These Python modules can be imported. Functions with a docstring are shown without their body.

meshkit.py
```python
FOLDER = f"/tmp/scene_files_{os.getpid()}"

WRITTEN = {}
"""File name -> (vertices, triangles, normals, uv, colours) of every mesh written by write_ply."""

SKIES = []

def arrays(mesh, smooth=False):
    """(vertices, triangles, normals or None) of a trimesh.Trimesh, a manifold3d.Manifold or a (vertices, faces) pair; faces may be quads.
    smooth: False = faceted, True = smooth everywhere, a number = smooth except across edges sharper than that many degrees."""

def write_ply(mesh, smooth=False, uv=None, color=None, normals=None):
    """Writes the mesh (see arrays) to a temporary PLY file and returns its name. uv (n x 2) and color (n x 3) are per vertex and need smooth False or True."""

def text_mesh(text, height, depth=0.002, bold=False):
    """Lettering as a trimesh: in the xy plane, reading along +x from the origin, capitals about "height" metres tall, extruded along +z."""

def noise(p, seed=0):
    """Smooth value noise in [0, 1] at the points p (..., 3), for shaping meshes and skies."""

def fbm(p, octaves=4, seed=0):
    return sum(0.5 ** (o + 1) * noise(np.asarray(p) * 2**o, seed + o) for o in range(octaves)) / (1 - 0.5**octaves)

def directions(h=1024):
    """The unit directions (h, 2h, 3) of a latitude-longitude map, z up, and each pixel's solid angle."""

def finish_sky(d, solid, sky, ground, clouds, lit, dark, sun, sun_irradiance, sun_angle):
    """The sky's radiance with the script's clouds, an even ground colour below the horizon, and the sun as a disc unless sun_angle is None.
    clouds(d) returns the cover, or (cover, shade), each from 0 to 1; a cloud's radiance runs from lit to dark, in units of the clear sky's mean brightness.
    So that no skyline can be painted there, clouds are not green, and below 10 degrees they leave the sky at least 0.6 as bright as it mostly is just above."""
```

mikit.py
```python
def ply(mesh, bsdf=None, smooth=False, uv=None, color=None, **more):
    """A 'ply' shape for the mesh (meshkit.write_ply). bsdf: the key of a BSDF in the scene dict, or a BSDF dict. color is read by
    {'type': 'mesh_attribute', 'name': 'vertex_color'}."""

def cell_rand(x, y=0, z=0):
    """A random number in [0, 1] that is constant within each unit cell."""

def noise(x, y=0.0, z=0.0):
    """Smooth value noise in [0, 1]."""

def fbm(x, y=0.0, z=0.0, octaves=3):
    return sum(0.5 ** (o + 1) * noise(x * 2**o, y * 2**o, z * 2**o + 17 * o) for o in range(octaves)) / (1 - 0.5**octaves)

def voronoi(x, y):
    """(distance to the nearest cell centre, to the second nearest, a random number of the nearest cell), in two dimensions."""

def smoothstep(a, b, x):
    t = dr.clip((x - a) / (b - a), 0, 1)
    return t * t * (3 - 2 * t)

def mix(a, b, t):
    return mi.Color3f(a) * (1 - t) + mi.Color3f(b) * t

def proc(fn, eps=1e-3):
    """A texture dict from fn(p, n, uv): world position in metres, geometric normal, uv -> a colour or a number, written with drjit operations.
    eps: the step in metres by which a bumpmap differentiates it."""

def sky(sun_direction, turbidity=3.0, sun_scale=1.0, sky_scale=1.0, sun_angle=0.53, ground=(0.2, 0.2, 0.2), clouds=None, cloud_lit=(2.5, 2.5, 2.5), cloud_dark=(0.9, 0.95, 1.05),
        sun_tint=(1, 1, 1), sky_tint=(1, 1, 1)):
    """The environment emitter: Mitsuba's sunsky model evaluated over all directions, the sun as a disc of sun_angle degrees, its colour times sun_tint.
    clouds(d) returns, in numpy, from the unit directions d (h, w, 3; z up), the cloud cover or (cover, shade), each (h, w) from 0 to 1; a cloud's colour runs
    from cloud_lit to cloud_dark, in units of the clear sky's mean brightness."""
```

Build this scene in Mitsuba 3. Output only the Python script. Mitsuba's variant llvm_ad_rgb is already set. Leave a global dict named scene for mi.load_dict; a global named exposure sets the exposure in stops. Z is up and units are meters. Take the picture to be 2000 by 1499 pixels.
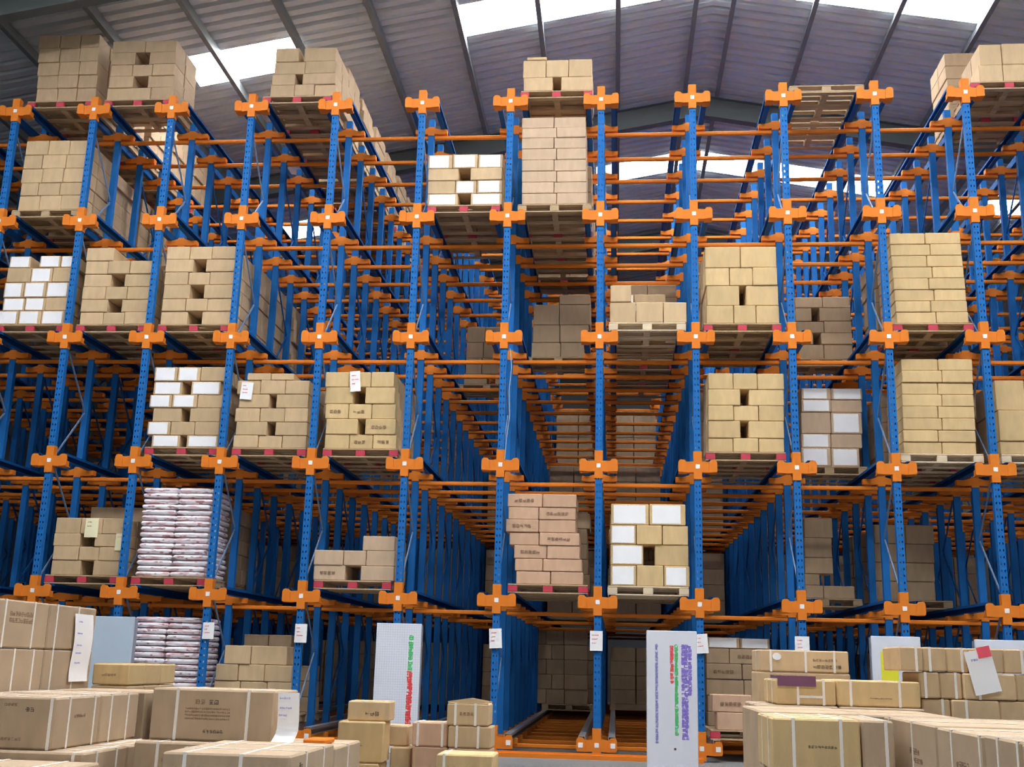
import math, random
import numpy as np
import mitsuba as mi
import drjit as dr
import mikit

T = mi.ScalarTransform4f
random.seed(7)
scene, labels = {}, {}

# ---------------------------------------------------------------- camera, sky, big lights, exposure
EYE = [0.24848, -17.21652, 1.33009]
RIGHT = np.array([0.995740064, 0.088586823, 0.025575372])
UP = np.array([-0.00326398, -0.243336523, 0.969936433])
FWD = np.array([-0.092147009, 0.965888043, 0.242010779])
scene['camera'] = {'type': 'perspective', 'fov': 49.18675, 'fov_axis': 'x', 'near_clip': 0.05, 'far_clip': 500.0,
                   'to_world': T().look_at(origin=EYE, target=(np.array(EYE) + FWD).tolist(), up=UP.tolist())}
exposure = 2.38
DOORLIGHT = (0.4, 0.405, 0.415)          # daylight through the translucent curtains of the loading doors behind the camera
SKYLIGHT = (6.0, 6.15, 6.4)          # daylight coming through the translucent roof panes
scene['sky'] = mikit.sky((0.3, -0.7, 0.65), turbidity=4.0, sun_scale=0.0, sky_scale=0.1,
                         clouds=lambda d: np.full(d.shape[:2], 0.95), cloud_lit=(3.2, 3.2, 3.25), cloud_dark=(2.4, 2.45, 2.55))

# ---------------------------------------------------------------- materials
def two(b):
    return {'type': 'twosided', 'bsdf': b}

def plain(name, col, rough=0.55, metallic=0.0, spec=0.4):
    scene[name] = two({'type': 'principled', 'base_color': {'type': 'rgb', 'value': list(col)}, 'roughness': rough, 'metallic': metallic, 'specular': spec})

def grained(name, col, amount=0.16, fx=7.0, fy=7.0, fz=7.0, rough=0.8, spec=0.2):
    c = mi.Color3f(col)
    def fn(p, n, uv):
        return c * (1 - amount + 2 * amount * mikit.fbm(p.x * fx + 31, p.y * fy + 17, p.z * fz + 5, 3))
    scene[name] = two({'type': 'principled', 'base_color': mikit.proc(fn), 'roughness': rough, 'specular': spec})

plain('post_blue', (0.013, 0.14, 0.43), 0.6, 0.0, 0.15)
plain('rail_blue', (0.008, 0.085, 0.28), 0.6, 0.0, 0.15)
plain('rack_orange', (0.72, 0.205, 0.024), 0.55, 0.0, 0.15)
plain('galvanised', (0.52, 0.53, 0.54), 0.32, 0.7)
plain('steel_grey', (0.17, 0.19, 0.19), 0.5)
plain('rafter_grey', (0.10, 0.12, 0.115), 0.6)
plain('steel_blue', (0.16, 0.24, 0.38), 0.5, 0.0, 0.3)
plain('paper_white', (0.86, 0.86, 0.86), 0.7)
plain('paper_yellow', (0.86, 0.80, 0.52), 0.7)
plain('paper_red', (0.82, 0.10, 0.14), 0.7)
plain('sticker_white', (0.85, 0.83, 0.80), 0.6)
plain('strap_white', (0.78, 0.74, 0.68), 0.5)
plain('purple_film', (0.16, 0.06, 0.12), 0.5)
plain('board_white', (0.70, 0.73, 0.80), 0.45)
plain('board_edge', (0.28, 0.30, 0.36), 0.5)
plain('board_blue', (0.50, 0.60, 0.70), 0.45)
plain('ink_dark', (0.07, 0.05, 0.045), 0.8)
plain('ink_brown', (0.22, 0.13, 0.08), 0.8)
plain('ink_red', (0.72, 0.05, 0.05), 0.7)
plain('ink_green', (0.05, 0.48, 0.13), 0.7)
plain('ink_violet', (0.20, 0.13, 0.58), 0.7)
plain('ink_indigo', (0.20, 0.20, 0.50), 0.7)
plain('board_yellow', (0.80, 0.76, 0.04), 0.6)
plain('lamp_shade', (0.75, 0.76, 0.78), 0.4)
plain('cable_grey', (0.30, 0.36, 0.45), 0.5)
plain('red_paint', (0.52, 0.045, 0.075), 0.6)
grained('wood', (0.44, 0.32, 0.19), 0.25, 3, 14, 14)
grained('pale_wood', (0.66, 0.55, 0.38), 0.2, 3, 14, 14)
grained('concrete', (0.19, 0.19, 0.185), 0.18, 1.1, 1.1, 1.1, 0.5)
grained('wall_sheet', (0.20, 0.205, 0.21), 0.08, 0.6, 0.6, 3, 0.6)
grained('roof_sheet', (0.57, 0.605, 0.62), 0.05, 0.5, 4.0, 0.5, 0.5)
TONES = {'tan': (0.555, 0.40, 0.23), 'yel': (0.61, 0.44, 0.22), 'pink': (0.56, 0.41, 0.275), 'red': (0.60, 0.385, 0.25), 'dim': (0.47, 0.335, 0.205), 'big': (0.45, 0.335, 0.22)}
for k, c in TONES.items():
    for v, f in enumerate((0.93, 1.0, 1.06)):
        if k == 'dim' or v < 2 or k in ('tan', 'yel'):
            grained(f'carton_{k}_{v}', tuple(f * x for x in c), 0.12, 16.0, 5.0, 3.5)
NV = {k: sum(f'carton_{k}_{v}' in scene for v in range(3)) for k in TONES}
def carton_mat(tone, r):
    return f'carton_{tone}_{int(r * NV[tone]) % NV[tone]}'

def bag_fn(p, n, uv):
    a = mikit.fbm(p.x * 6 + 3, p.y * 4, p.z * 30, 3)
    t = mikit.smoothstep(0.50, 0.68, a)
    b = mikit.smoothstep(0.64, 0.74, mikit.fbm(p.x * 14, p.y * 9 + 8, p.z * 34 + 9, 2))
    return mikit.mix(mikit.mix((0.90, 0.87, 0.90), (0.72, 0.46, 0.48), t), (0.45, 0.22, 0.22), b)
scene['bag_film'] = two({'type': 'principled', 'base_color': mikit.proc(bag_fn), 'roughness': 0.35, 'specular': 0.5})

def grid_fn(p, n, uv):
    g = lambda v: mikit.smoothstep(0.36, 0.44, dr.abs(v - dr.floor(v) - 0.5))
    return mikit.mix((0.72, 0.75, 0.81), (0.60, 0.63, 0.72), dr.maximum(g(p.x / 0.036), g(p.z / 0.036)))
scene['board_grid'] = two({'type': 'principled', 'base_color': mikit.proc(grid_fn), 'roughness': 0.45})

# ---------------------------------------------------------------- helpers
used = {}
def numbered(name):
    k = used.get(name, 0)
    used[name] = k + 1
    return name if k == 0 else f'{name}_{k:03d}'

def put(name, mesh, mat, parent=None, smooth=False, at=None):
    """One entry of scene; mesh is a mesh or an existing ply dict; returns its key."""
    key = numbered(parent + '__' + name if parent else name)
    d = dict(mesh) if isinstance(mesh, dict) else mikit.ply(mesh, mat, smooth)
    if isinstance(mesh, dict) and mat is not None:
        d['bsdf'] = {'type': 'ref', 'id': mat}
    if at is not None:
        d['to_world'] = at
    scene[key] = d
    return key

def tag(key, label, category, group=None):
    labels[key] = {'label': label, 'category': category}
    if group:
        labels[key]['group'] = group

def struct(name, mesh, mat, label=None, smooth=False):
    key = put(name, mesh, mat, None, smooth)
    labels[key] = {'kind': 'structure', 'label': label or name.replace('_', ' '), 'category': name.split('_')[0]}
    return key

def join(parts):
    vs, fs, n = [], [], 0
    for v, f in parts:
        v, f = np.asarray(v, float), np.asarray(f, int)
        if f.shape[1] == 4:
            f = np.vstack([f[:, [0, 1, 2]], f[:, [0, 2, 3]]])
        vs.append(v); fs.append(f + n); n += len(v)
    return np.vstack(vs), np.vstack(fs)

BF = np.array([[0, 3, 2, 1], [4, 5, 6, 7], [0, 1, 5, 4], [1, 2, 6, 5], [2, 3, 7, 6], [3, 0, 4, 7]])
def box(x0, x1, y0, y1, z0, z1):
    return np.array([[x0, y0, z0], [x1, y0, z0], [x1, y1, z0], [x0, y1, z0], [x0, y0, z1], [x1, y0, z1], [x1, y1, z1], [x0, y1, z1]], float), BF

from scipy.spatial import ConvexHull
def _cham(w, d, h, b):
    pts = []
    for sx in (-1, 1):
        for sy in (-1, 1):
            for sz in (-1, 1):
                for ax in range(3):
                    o = np.array([b, b, b]); o[ax] = 0
                    pts.append([sx * (w - o[0]), sy * (d - o[1]), sz * (h - o[2])])
    return np.array(pts)
_hp = _cham(1.0, 1.1, 1.2, 0.2)
_h = ConvexHull(_hp)
CF = []
for s, e in zip(_h.simplices, _h.equations):
    a, b, c = _hp[s]
    CF.append(s if np.dot(np.cross(b - a, c - a), e[:3]) > 0 else s[::-1])
CF = np.array(CF)
def cbox(x0, x1, y0, y1, z0, z1, b=0.008):
    b = min(b, 0.3 * min(x1 - x0, y1 - y0, z1 - z0))
    return _cham((x1 - x0) / 2, (y1 - y0) / 2, (z1 - z0) / 2, b) + [(x0 + x1) / 2, (y0 + y1) / 2, (z0 + z1) / 2], CF

def bar(p, q, w, t):
    """A flat bar from p to q in a plane x = const: w wide in that plane, t thick in x."""
    p, q = np.array(p, float), np.array(q, float)
    d = (q - p) / np.linalg.norm(q - p)
    s = np.cross(d, [1, 0, 0]); s /= np.linalg.norm(s)
    x = np.array([1.0, 0, 0])
    v = [c + a * s * w / 2 + e * x * t / 2 for c in (p, q) for a, e in ((-1, -1), (1, -1), (1, 1), (-1, 1))]
    return np.array(v), BF

def rotz(mesh, deg, cx, cy):
    v, f = mesh
    a = math.radians(deg); c, s = math.cos(a), math.sin(a)
    w = v - [cx, cy, 0]
    return np.c_[c * w[:, 0] - s * w[:, 1] + cx, s * w[:, 0] + c * w[:, 1] + cy, v[:, 2]], f

def prism_y(poly, y0, y1):
    """A polygon of (x, z), counter-clockwise seen from the front, extruded from y0 to y1 (fan: star-shaped about its centroid)."""
    n = len(poly); c = np.mean(poly, 0)
    v = [[x, y, z] for y in (y0, y1) for x, z in list(poly) + [tuple(c)]]
    f = []
    for i in range(n):
        j = (i + 1) % n
        f += [[n, i, j], [2 * n + 1, n + 1 + j, n + 1 + i], [i, n + 1 + i, n + 1 + j], [i, n + 1 + j, j]]
    return np.array(v, float), np.array(f)[:, ::-1] if False else np.array(f)

WORDS = ['one', 'two', 'three', 'four', 'five', 'six', 'seven', 'eight', 'nine', 'ten', 'eleven', 'twelve', 'thirteen', 'fourteen', 'fifteen', 'sixteen', 'seventeen']
ORD = ['first', 'second', 'third', 'fourth', 'fifth', 'sixth', 'seventh', 'eighth', 'ninth', 'tenth', 'eleventh', 'twelfth', 'thirteenth', 'fourteenth', 'fifteenth', 'sixteenth']

def glyph_line(n, h, rng, vertical=False, pitch=1.15, weight=0.15):
    """n small stroke characters, height h, in the plane (u, v); returns rectangles (u0, u1, v0, v1)."""
    out = []
    for i in range(n):
        ou, ov = (0, -i * h * pitch) if vertical else (i * h * pitch, 0)
        t = h * weight
        for k in range(3):
            if rng.random() < 0.85:
                v = ov + h * (0.08 + 0.38 * k); a = rng.uniform(0, 0.2); b = rng.uniform(0.75, 1)
                out.append((ou + h * a, ou + h * b, v, v + t))
        for k in range(3):
            if rng.random() < 0.75:
                u = ou + h * (0.08 + 0.36 * k); a = rng.uniform(0, 0.35); b = rng.uniform(0.6, 1)
                out.append((u, u + t, ov + h * a, ov + h * b))
    return out

# ---------------------------------------------------------------- the building: floor, walls, roof
XR, ZR, SLOPE = 2.285, 14.93, 0.182        # ridge of the roof
XW0, XW1, YB, YF = -17.0, 21.6, 26.0, -27.0
def roof_z(x):
    return ZR - SLOPE * abs(x - XR)
struct('floor', box(XW0, XW1, YF, YB, -0.2, 0.0), 'concrete', 'grey concrete warehouse floor')
gable = [(XW0, 0), (XW1, 0), (XW1, roof_z(XW1) + .1), (XR, ZR + .1), (XW0, roof_z(XW0) + .1)]
struct('wall_back', prism_y(gable, YB, YB + 0.2), 'wall_sheet', 'grey sheet end wall far behind the racking')
struct('wall_left', box(XW0 - .2, XW0, YF, YB, 0, roof_z(XW0) + .1), 'wall_sheet', 'grey side wall at the left')
struct('wall_right', box(XW1, XW1 + .2, YF, YB, 0, roof_z(XW1) + .1), 'wall_sheet', 'grey side wall at the right')
DOORS = [(-12.5, -6.5), (-2.5, 4.5), (9.0, 15.0)]
DH = 5.5
fw = [box(XW0, XW1, YF - .2, YF, DH, roof_z(XW0))]
fw.append(prism_y([(XW0, roof_z(XW0)), (XW1, roof_z(XW1)), (XR, ZR)], YF - .2, YF))
xs = [XW0] + [v for d in DOORS for v in d] + [XW1]
for a, b in zip(xs[0::2], xs[1::2]):
    fw.append(box(a, b, YF - .2, YF, 0, DH))
struct('wall_front', join(fw), 'wall_sheet', 'wall behind the camera with open loading doors')

plain('pane_sheet', (0.8, 0.8, 0.8), 0.5)
door_emit = {'type': 'area', 'radiance': {'type': 'rgb', 'value': list(DOORLIGHT)}}
for i, (a, b) in enumerate(DOORS):
    dk = f'door_{i + 1}'
    labels[dk] = {'kind': 'structure', 'label': 'translucent strip curtain in a loading door', 'category': 'door'}
    n = 12
    for j in range(n):
        x0, x1 = a + (b - a) * j / n, a + (b - a) * (j + 1) / n
        v = np.array([[x0, YF - .1, 0.02], [x1, YF - .1, 0.02], [x1, YF - .1, DH], [x0, YF - .1, DH]])
        k = put('curtain_strip', (v, np.array([[0, 2, 1], [0, 3, 2]])), 'pane_sheet', dk)
        scene[k]['emitter'] = door_emit

# roof sheets: trapezoid ribs running from ridge to eave, in bands between the skylight strips
def sheet(x0, x1, y0, y1):
    ys, zs = [], []
    k = math.floor(y0 / 0.3)
    while k * 0.3 < y1:
        for o, h in ((0.0, 0.0), (0.165, 0.0), (0.175, 0.085), (0.285, 0.085)):
            y = k * 0.3 + o
            if y0 < y < y1:
                ys.append(y); zs.append(h)
        k += 1
    ys = [y0] + ys + [y1]; zs = [0.0] + zs + [0.0]
    n = len(ys)
    v = [[x, y, roof_z(x) + z] for x in (x0, x1) for y, z in zip(ys, zs)]
    f = [[i, i + 1, n + i + 1, n + i] for i in range(n - 1)]
    return np.array(v), np.array(f)
STRIPS = [(-14.8, -13.65, 'aisle'), (-6.2, -5.05, 'front'), (2.35, 3.5, 'near'), (10.95, 12.1, 'far')]
PITCH = 1.6
def panes_of(kind):
    if kind == 'front':
        return [(-12.3, -10.9), (-10.9, -9.3), (-9.3, -7.7), (-7.7, -6.1), (-6.1, -4.5), (-4.5, -2.9), (-2.9, -1.3), (-1.3, 0.3), (0.3, 1.9), (1.9, XR), (XR, 2.67), (2.67, 4.27), (4.27, 5.87), (5.87, 7.47), (7.47, 9.07), (9.07, 10.67), (10.67, 12.27)]
    if kind == 'aisle':
        return [(-2.9, -1.3), (-1.3, 0.3), (0.3, 1.9), (1.9, XR), (XR, 2.67), (2.67, 4.27), (4.27, 5.87), (5.87, 7.47), (7.47, 9.07)]
    if kind == 'near':
        return [(-8.5, -7.7), (-7.7, -6.1), (-2.9, -1.3), (-1.3, 0.3), (0.3, 1.9), (1.9, XR), (XR, 2.67), (2.67, 4.27), (4.27, 5.87), (5.87, 7.47)]
    if kind == 'far':
        return [(-9.0, -7.7), (-0.3, 0.3), (0.3, 1.9), (1.9, XR), (XR, 2.67), (2.67, 4.27), (4.27, 5.87), (5.87, 7.47), (10.0, 12.2)]
    e = [-15.7 + 1.6 * i for i in range(11)] + [1.9, XR, 2.67] + [4.27 + 1.6 * i for i in range(10)]
    return list(zip(e[:-1], e[1:]))
left, right = [], []
cuts = [YF] + [v for s in STRIPS for v in s[:2]] + [YB]
for a, b in zip(cuts[0::2], cuts[1::2]):
    left.append(sheet(XW0, XR, a, b)); right.append(sheet(XR, XW1, a, b))
pane_emit = {'type': 'area', 'radiance': {'type': 'rgb', 'value': list(SKYLIGHT)}}
for i, (y0, y1, kind) in enumerate(STRIPS):
    panes = panes_of(kind)
    x = XW0
    for a, b in panes + [(XW1, XW1)]:
        if a > x + 1e-6:
            for lo, hi in ((x, min(a, XR)), (max(x, XR), a)):
                if hi > lo + 1e-6:
                    (left if hi <= XR + 1e-6 else right).append(sheet(lo, hi, y0, y1))
        x = b
    wk = f'window_{i + 1}'
    labels[wk] = {'kind': 'structure', 'label': 'bright translucent skylight strip in the roof', 'category': 'window'}
    for a, b in panes:
        v = np.array([[a, y0, roof_z(a)], [a, y1, roof_z(a)], [b, y1, roof_z(b)], [b, y0, roof_z(b)]])
        k = put('pane', (v, np.array([[0, 1, 2], [0, 2, 3]])), 'pane_sheet', wk)
        scene[k]['emitter'] = pane_emit
ck = put('ceiling', join(left + right), 'roof_sheet')
labels[ck] = {'kind': 'structure', 'label': 'ribbed grey sheet roof on steel purlins', 'category': 'ceiling'}
def purlin(xc):
    z = roof_z(xc)
    return join([box(xc - .03, xc + .03, YF, YB, z - .19, z - .012), box(xc - .07, xc + .03, YF, YB, z - .205, z - .19)])
for k in range(12):
    for s in (-1, 1):
        xc = XR + s * (0.385 + PITCH * k)
        if XW0 < xc < XW1:
            put('purlin', purlin(xc), 'steel_grey', ck)
for k in range(-2, 4):
    yc = -0.85 + 8.5 * k
    parts = []
    for x0, x1 in ((XW0, XR), (XR, XW1)):
        for hw, dz0, dz1 in ((0.012, -.72, -.22), (0.11, -.22, -.205), (0.11, -.735, -.72)):
            v = np.array([[x, y, roof_z(x) + dz] for dz in (dz0, dz1) for x, y in ((x0, yc - hw), (x1, yc - hw), (x1, yc + hw), (x0, yc + hw))])
            parts.append((v, BF))
    put('rafter', join(parts), 'rafter_grey', ck)

# ---------------------------------------------------------------- the pallet rack
XC = [-10.338, -8.894, -7.482, -6.048, -4.565, -3.054, -1.538, -0.009, 1.51, 3.005, 4.483, 5.929]
ZL = [0.19, 2.245, 4.327, 6.41, 8.493, 10.576]
XALL = [-13.3, -11.8] + XC + [7.45, 8.95]
ROWS, DY = 18, 0.99
PZ = 0.118                                   # top of the rails above the bracket centre: where pallets stand
TOP = ZL[5] + 0.20
rack = 'pallet_rack'
tag(rack, 'multi-level pallet rack of perforated blue posts, orange brackets and orange cross beams', 'pallet rack')

import shapely.geometry as sg
import trimesh
def perforated_post():
    holes = []
    z = 0.12
    while z < TOP - 0.1:
        for x in (-0.024, 0.024):
            holes.append([(x - .009, z - .016), (x + .009, z - .016), (x + .009, z + .010), (x, z + .018), (x - .009, z + .010)])
        z += 0.1
    m = trimesh.creation.extrude_polygon(sg.Polygon([(-.0525, 0), (.0525, 0), (.0525, TOP), (-.0525, TOP)], holes), 0.004)
    v = np.array(m.vertices)
    front = np.c_[v[:, 0], -v[:, 2] - 0.042, v[:, 1]], np.array(m.faces)
    return join([front, box(-.0525, -.0485, -.042, .045, 0, TOP), box(.0485, .0525, -.042, .045, 0, TOP), box(-.0525, -.025, .041, .045, 0, TOP), box(.025, .0525, .041, .045, 0, TOP),
                 box(-.09, .09, -.09, .09, 0, .012)])
def plain_post():
    return join([box(-.0525, .0525, -.045, .045, 0, TOP), box(-.09, .09, -.09, .09, 0, .012)])
def half_bracket(s, cap):
    inner = [(.05, -.09), (.17, -.098), (.285, -.085), (.285, -.004), (.16, -.004), (.05, .03)]
    face = [(.05, -.092), (.18, -.10), (.20, -.098), (.20, .082), (.16, .068), (.05, .078)]
    end = [(.165, -.098), (.29, -.09), (.296, -.07), (.296, .06), (.28, .093), (.255, .104), (.20, .098), (.178, .07)]
    def poly(p):
        return [(s * x, z) for x, z in (p if s > 0 else p[::-1])]
    out = [prism_y(poly(inner), -.056, .06)]
    if cap:
        out.append(prism_y(poly(end), -.078, -.04))
        out.append(prism_y(poly(face), -.062, -.046))
        out.append(box(*sorted((s * .165, s * .29)), -.04, .10, -.10, -.085))
    return out
def bracket(cap):
    m = half_bracket(1, cap) + half_bracket(-1, cap)
    if not cap:
        return join(m + [box(-.06, .06, -.054, .054, -.12, .05)])
    m += [box(-.064, .064, -.062, -.05, -.20, .235), box(-.064, -.055, -.05, .05, -.20, .235), box(.055, .064, -.05, .05, -.20, .235)]
    return join(m)
front_post, back_post = mikit.ply(perforated_post(), 'post_blue'), mikit.ply(plain_post(), 'post_blue')
front_bracket, back_bracket = mikit.ply(bracket(True), 'rack_orange'), mikit.ply(bracket(False), 'rack_orange')
sticker = mikit.ply(box(-.032, .032, -.0645, -.0622, -.035, .03), 'sticker_white')
cap_sticker = mikit.ply(box(-.035, .035, -.081, -.0785, -.04, .03), 'sticker_white')
far = []
for r in range(ROWS):
    for c, x in enumerate(XALL):
        front = r == 0
        pk = put('post', front_post if front else back_post, 'post_blue', rack, at=T().translate([x, r * DY, 0]))
        for l in range(6):
            near = r < 3 and 1 <= c <= 14
            if near:
                put('bracket', front_bracket if front else back_bracket, 'rack_orange', pk, at=T().translate([x, r * DY, ZL[l]]))
                if front:
                    put('sticker', sticker, 'sticker_white', pk, at=T().translate([x, 0, ZL[l]]))
                    if l == 0:
                        for s in (-1, 1):
                            put('sticker', cap_sticker, 'sticker_white', pk, at=T().translate([x + s * .235, 0, ZL[l]]))
            else:
                v, f = bracket(False)
                far.append((v + [x, r * DY, ZL[l]], f))
k = put('far_bracket', join(far), 'rack_orange', rack)
labels[k] = {'kind': 'stuff', 'label': 'orange brackets deeper in the rack'}
far = []
for r in range(1, ROWS):
    for l in range(6):
        z = ZL[l] - 0.15 if l else 0.08
        if l == 1 and r % 4 != 1:
            continue                         # the lowest level is tied at every fourth row only
        for c in range(len(XALL) - 1):
            a, b = XALL[c] + .0525, XALL[c + 1] - .0525
            m = cbox(a, b, r * DY - .035, r * DY + .035, z - .032, z + .032, .012)
            if r <= 3 and 1 <= c <= 14:
                put('beam', m, 'rack_orange', rack)
            else:
                far.append(m)
k = put('far_beam', join(far), 'rack_orange', rack)
labels[k] = {'kind': 'stuff', 'label': 'orange cross beams deeper in the rack'}
YEND = (ROWS - 1) * DY + 0.1
for l in range(6):
    for x in XALL:
        for s in (-1, 1):
            z = ZL[l]
            m = join([box(*sorted((x + s * .17, x + s * .176)), .0, YEND, z, z + PZ), box(*sorted((x + s * .17, x + s * .27)), .0, YEND, z + PZ - .006, z + PZ),
                      box(*sorted((x + s * .17, x + s * .25)), .0, YEND, z, z + .006), box(*sorted((x + s * .264, x + s * .27)), .0, YEND, z + PZ - .04, z + PZ)])
            put('rail', m, 'rail_blue' if l else 'galvanised', rack)
far = []
for c, x in enumerate(XALL):
    for pair in range(ROWS // 2):
        y0, y1 = 2 * pair * DY + .05, (2 * pair + 1) * DY - .05
        z, up = 0.45, True
        while z < 10.1:
            m = bar((x, y0 if up else y1, z), (x, y1 if up else y0, z + 0.95), 0.028, 0.02)
            if pair == 0 and 1 <= c <= 13:
                put('brace', m, 'steel_blue', rack)
            else:
                far.append(m)
            z += 0.98; up = not up
k = put('far_brace', join(far), 'rail_blue', rack)
labels[k] = {'kind': 'stuff', 'label': 'thin diagonal braces deeper in the rack'}
gk = put('floor_guide', join([box(-1.62, 1.52, -.28, -.20, 0, .06), box(-1.62, 1.52, -.21, -.20, .05, .085)]), 'rack_orange')
tag(gk, 'low orange guide strip on the floor in front of the open ground lanes', 'guide rail')

# ---------------------------------------------------------------- pallets
PW, PD, PH = 1.22, 1.0, 0.14
bottom_board = mikit.ply(box(-PW / 2, PW / 2, 0, .10, 0, .02), 'wood')
stringer = mikit.ply(box(-.05, .05, .012, PD - .012, .02, .118), 'wood')
deck_board = mikit.ply(cbox(-PW / 2, PW / 2, 0, .12, .118, PH, .004), 'wood')
end_block = mikit.ply(cbox(-.075, .075, .001, .05, .021, .117, .006), 'red_paint')
PAL = {'red': ('wood', 'red_paint', 'wooden pallet with red ends'), 'wood': ('wood', 'wood', 'plain brown wooden pallet'), 'white': ('pale_wood', 'pale_wood', 'pale wooden pallet')}
def pallet(kind, x, y, z, label, group=None, width=PW):
    wood, block, _ = PAL[kind]
    k = numbered('pallet')
    tag(k, label, 'pallet', group)
    base = T().translate([x, y, z]).scale([width / PW, 1, 1])
    for oy in (0, .45, .9):
        put('bottom_board', bottom_board, wood, k, at=base @ T().translate([0, oy, 0]))
    for ox in (-.54, 0, .54):
        put('stringer', stringer, wood, k, at=base @ T().translate([ox, 0, 0]))
        put('end_block', end_block, block, k, at=base @ T().translate([ox, 0, 0]))
    for i in range(6):
        put('deck_board', deck_board, wood, k, at=base @ T().translate([0, i * .176, 0]))
    return k

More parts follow.
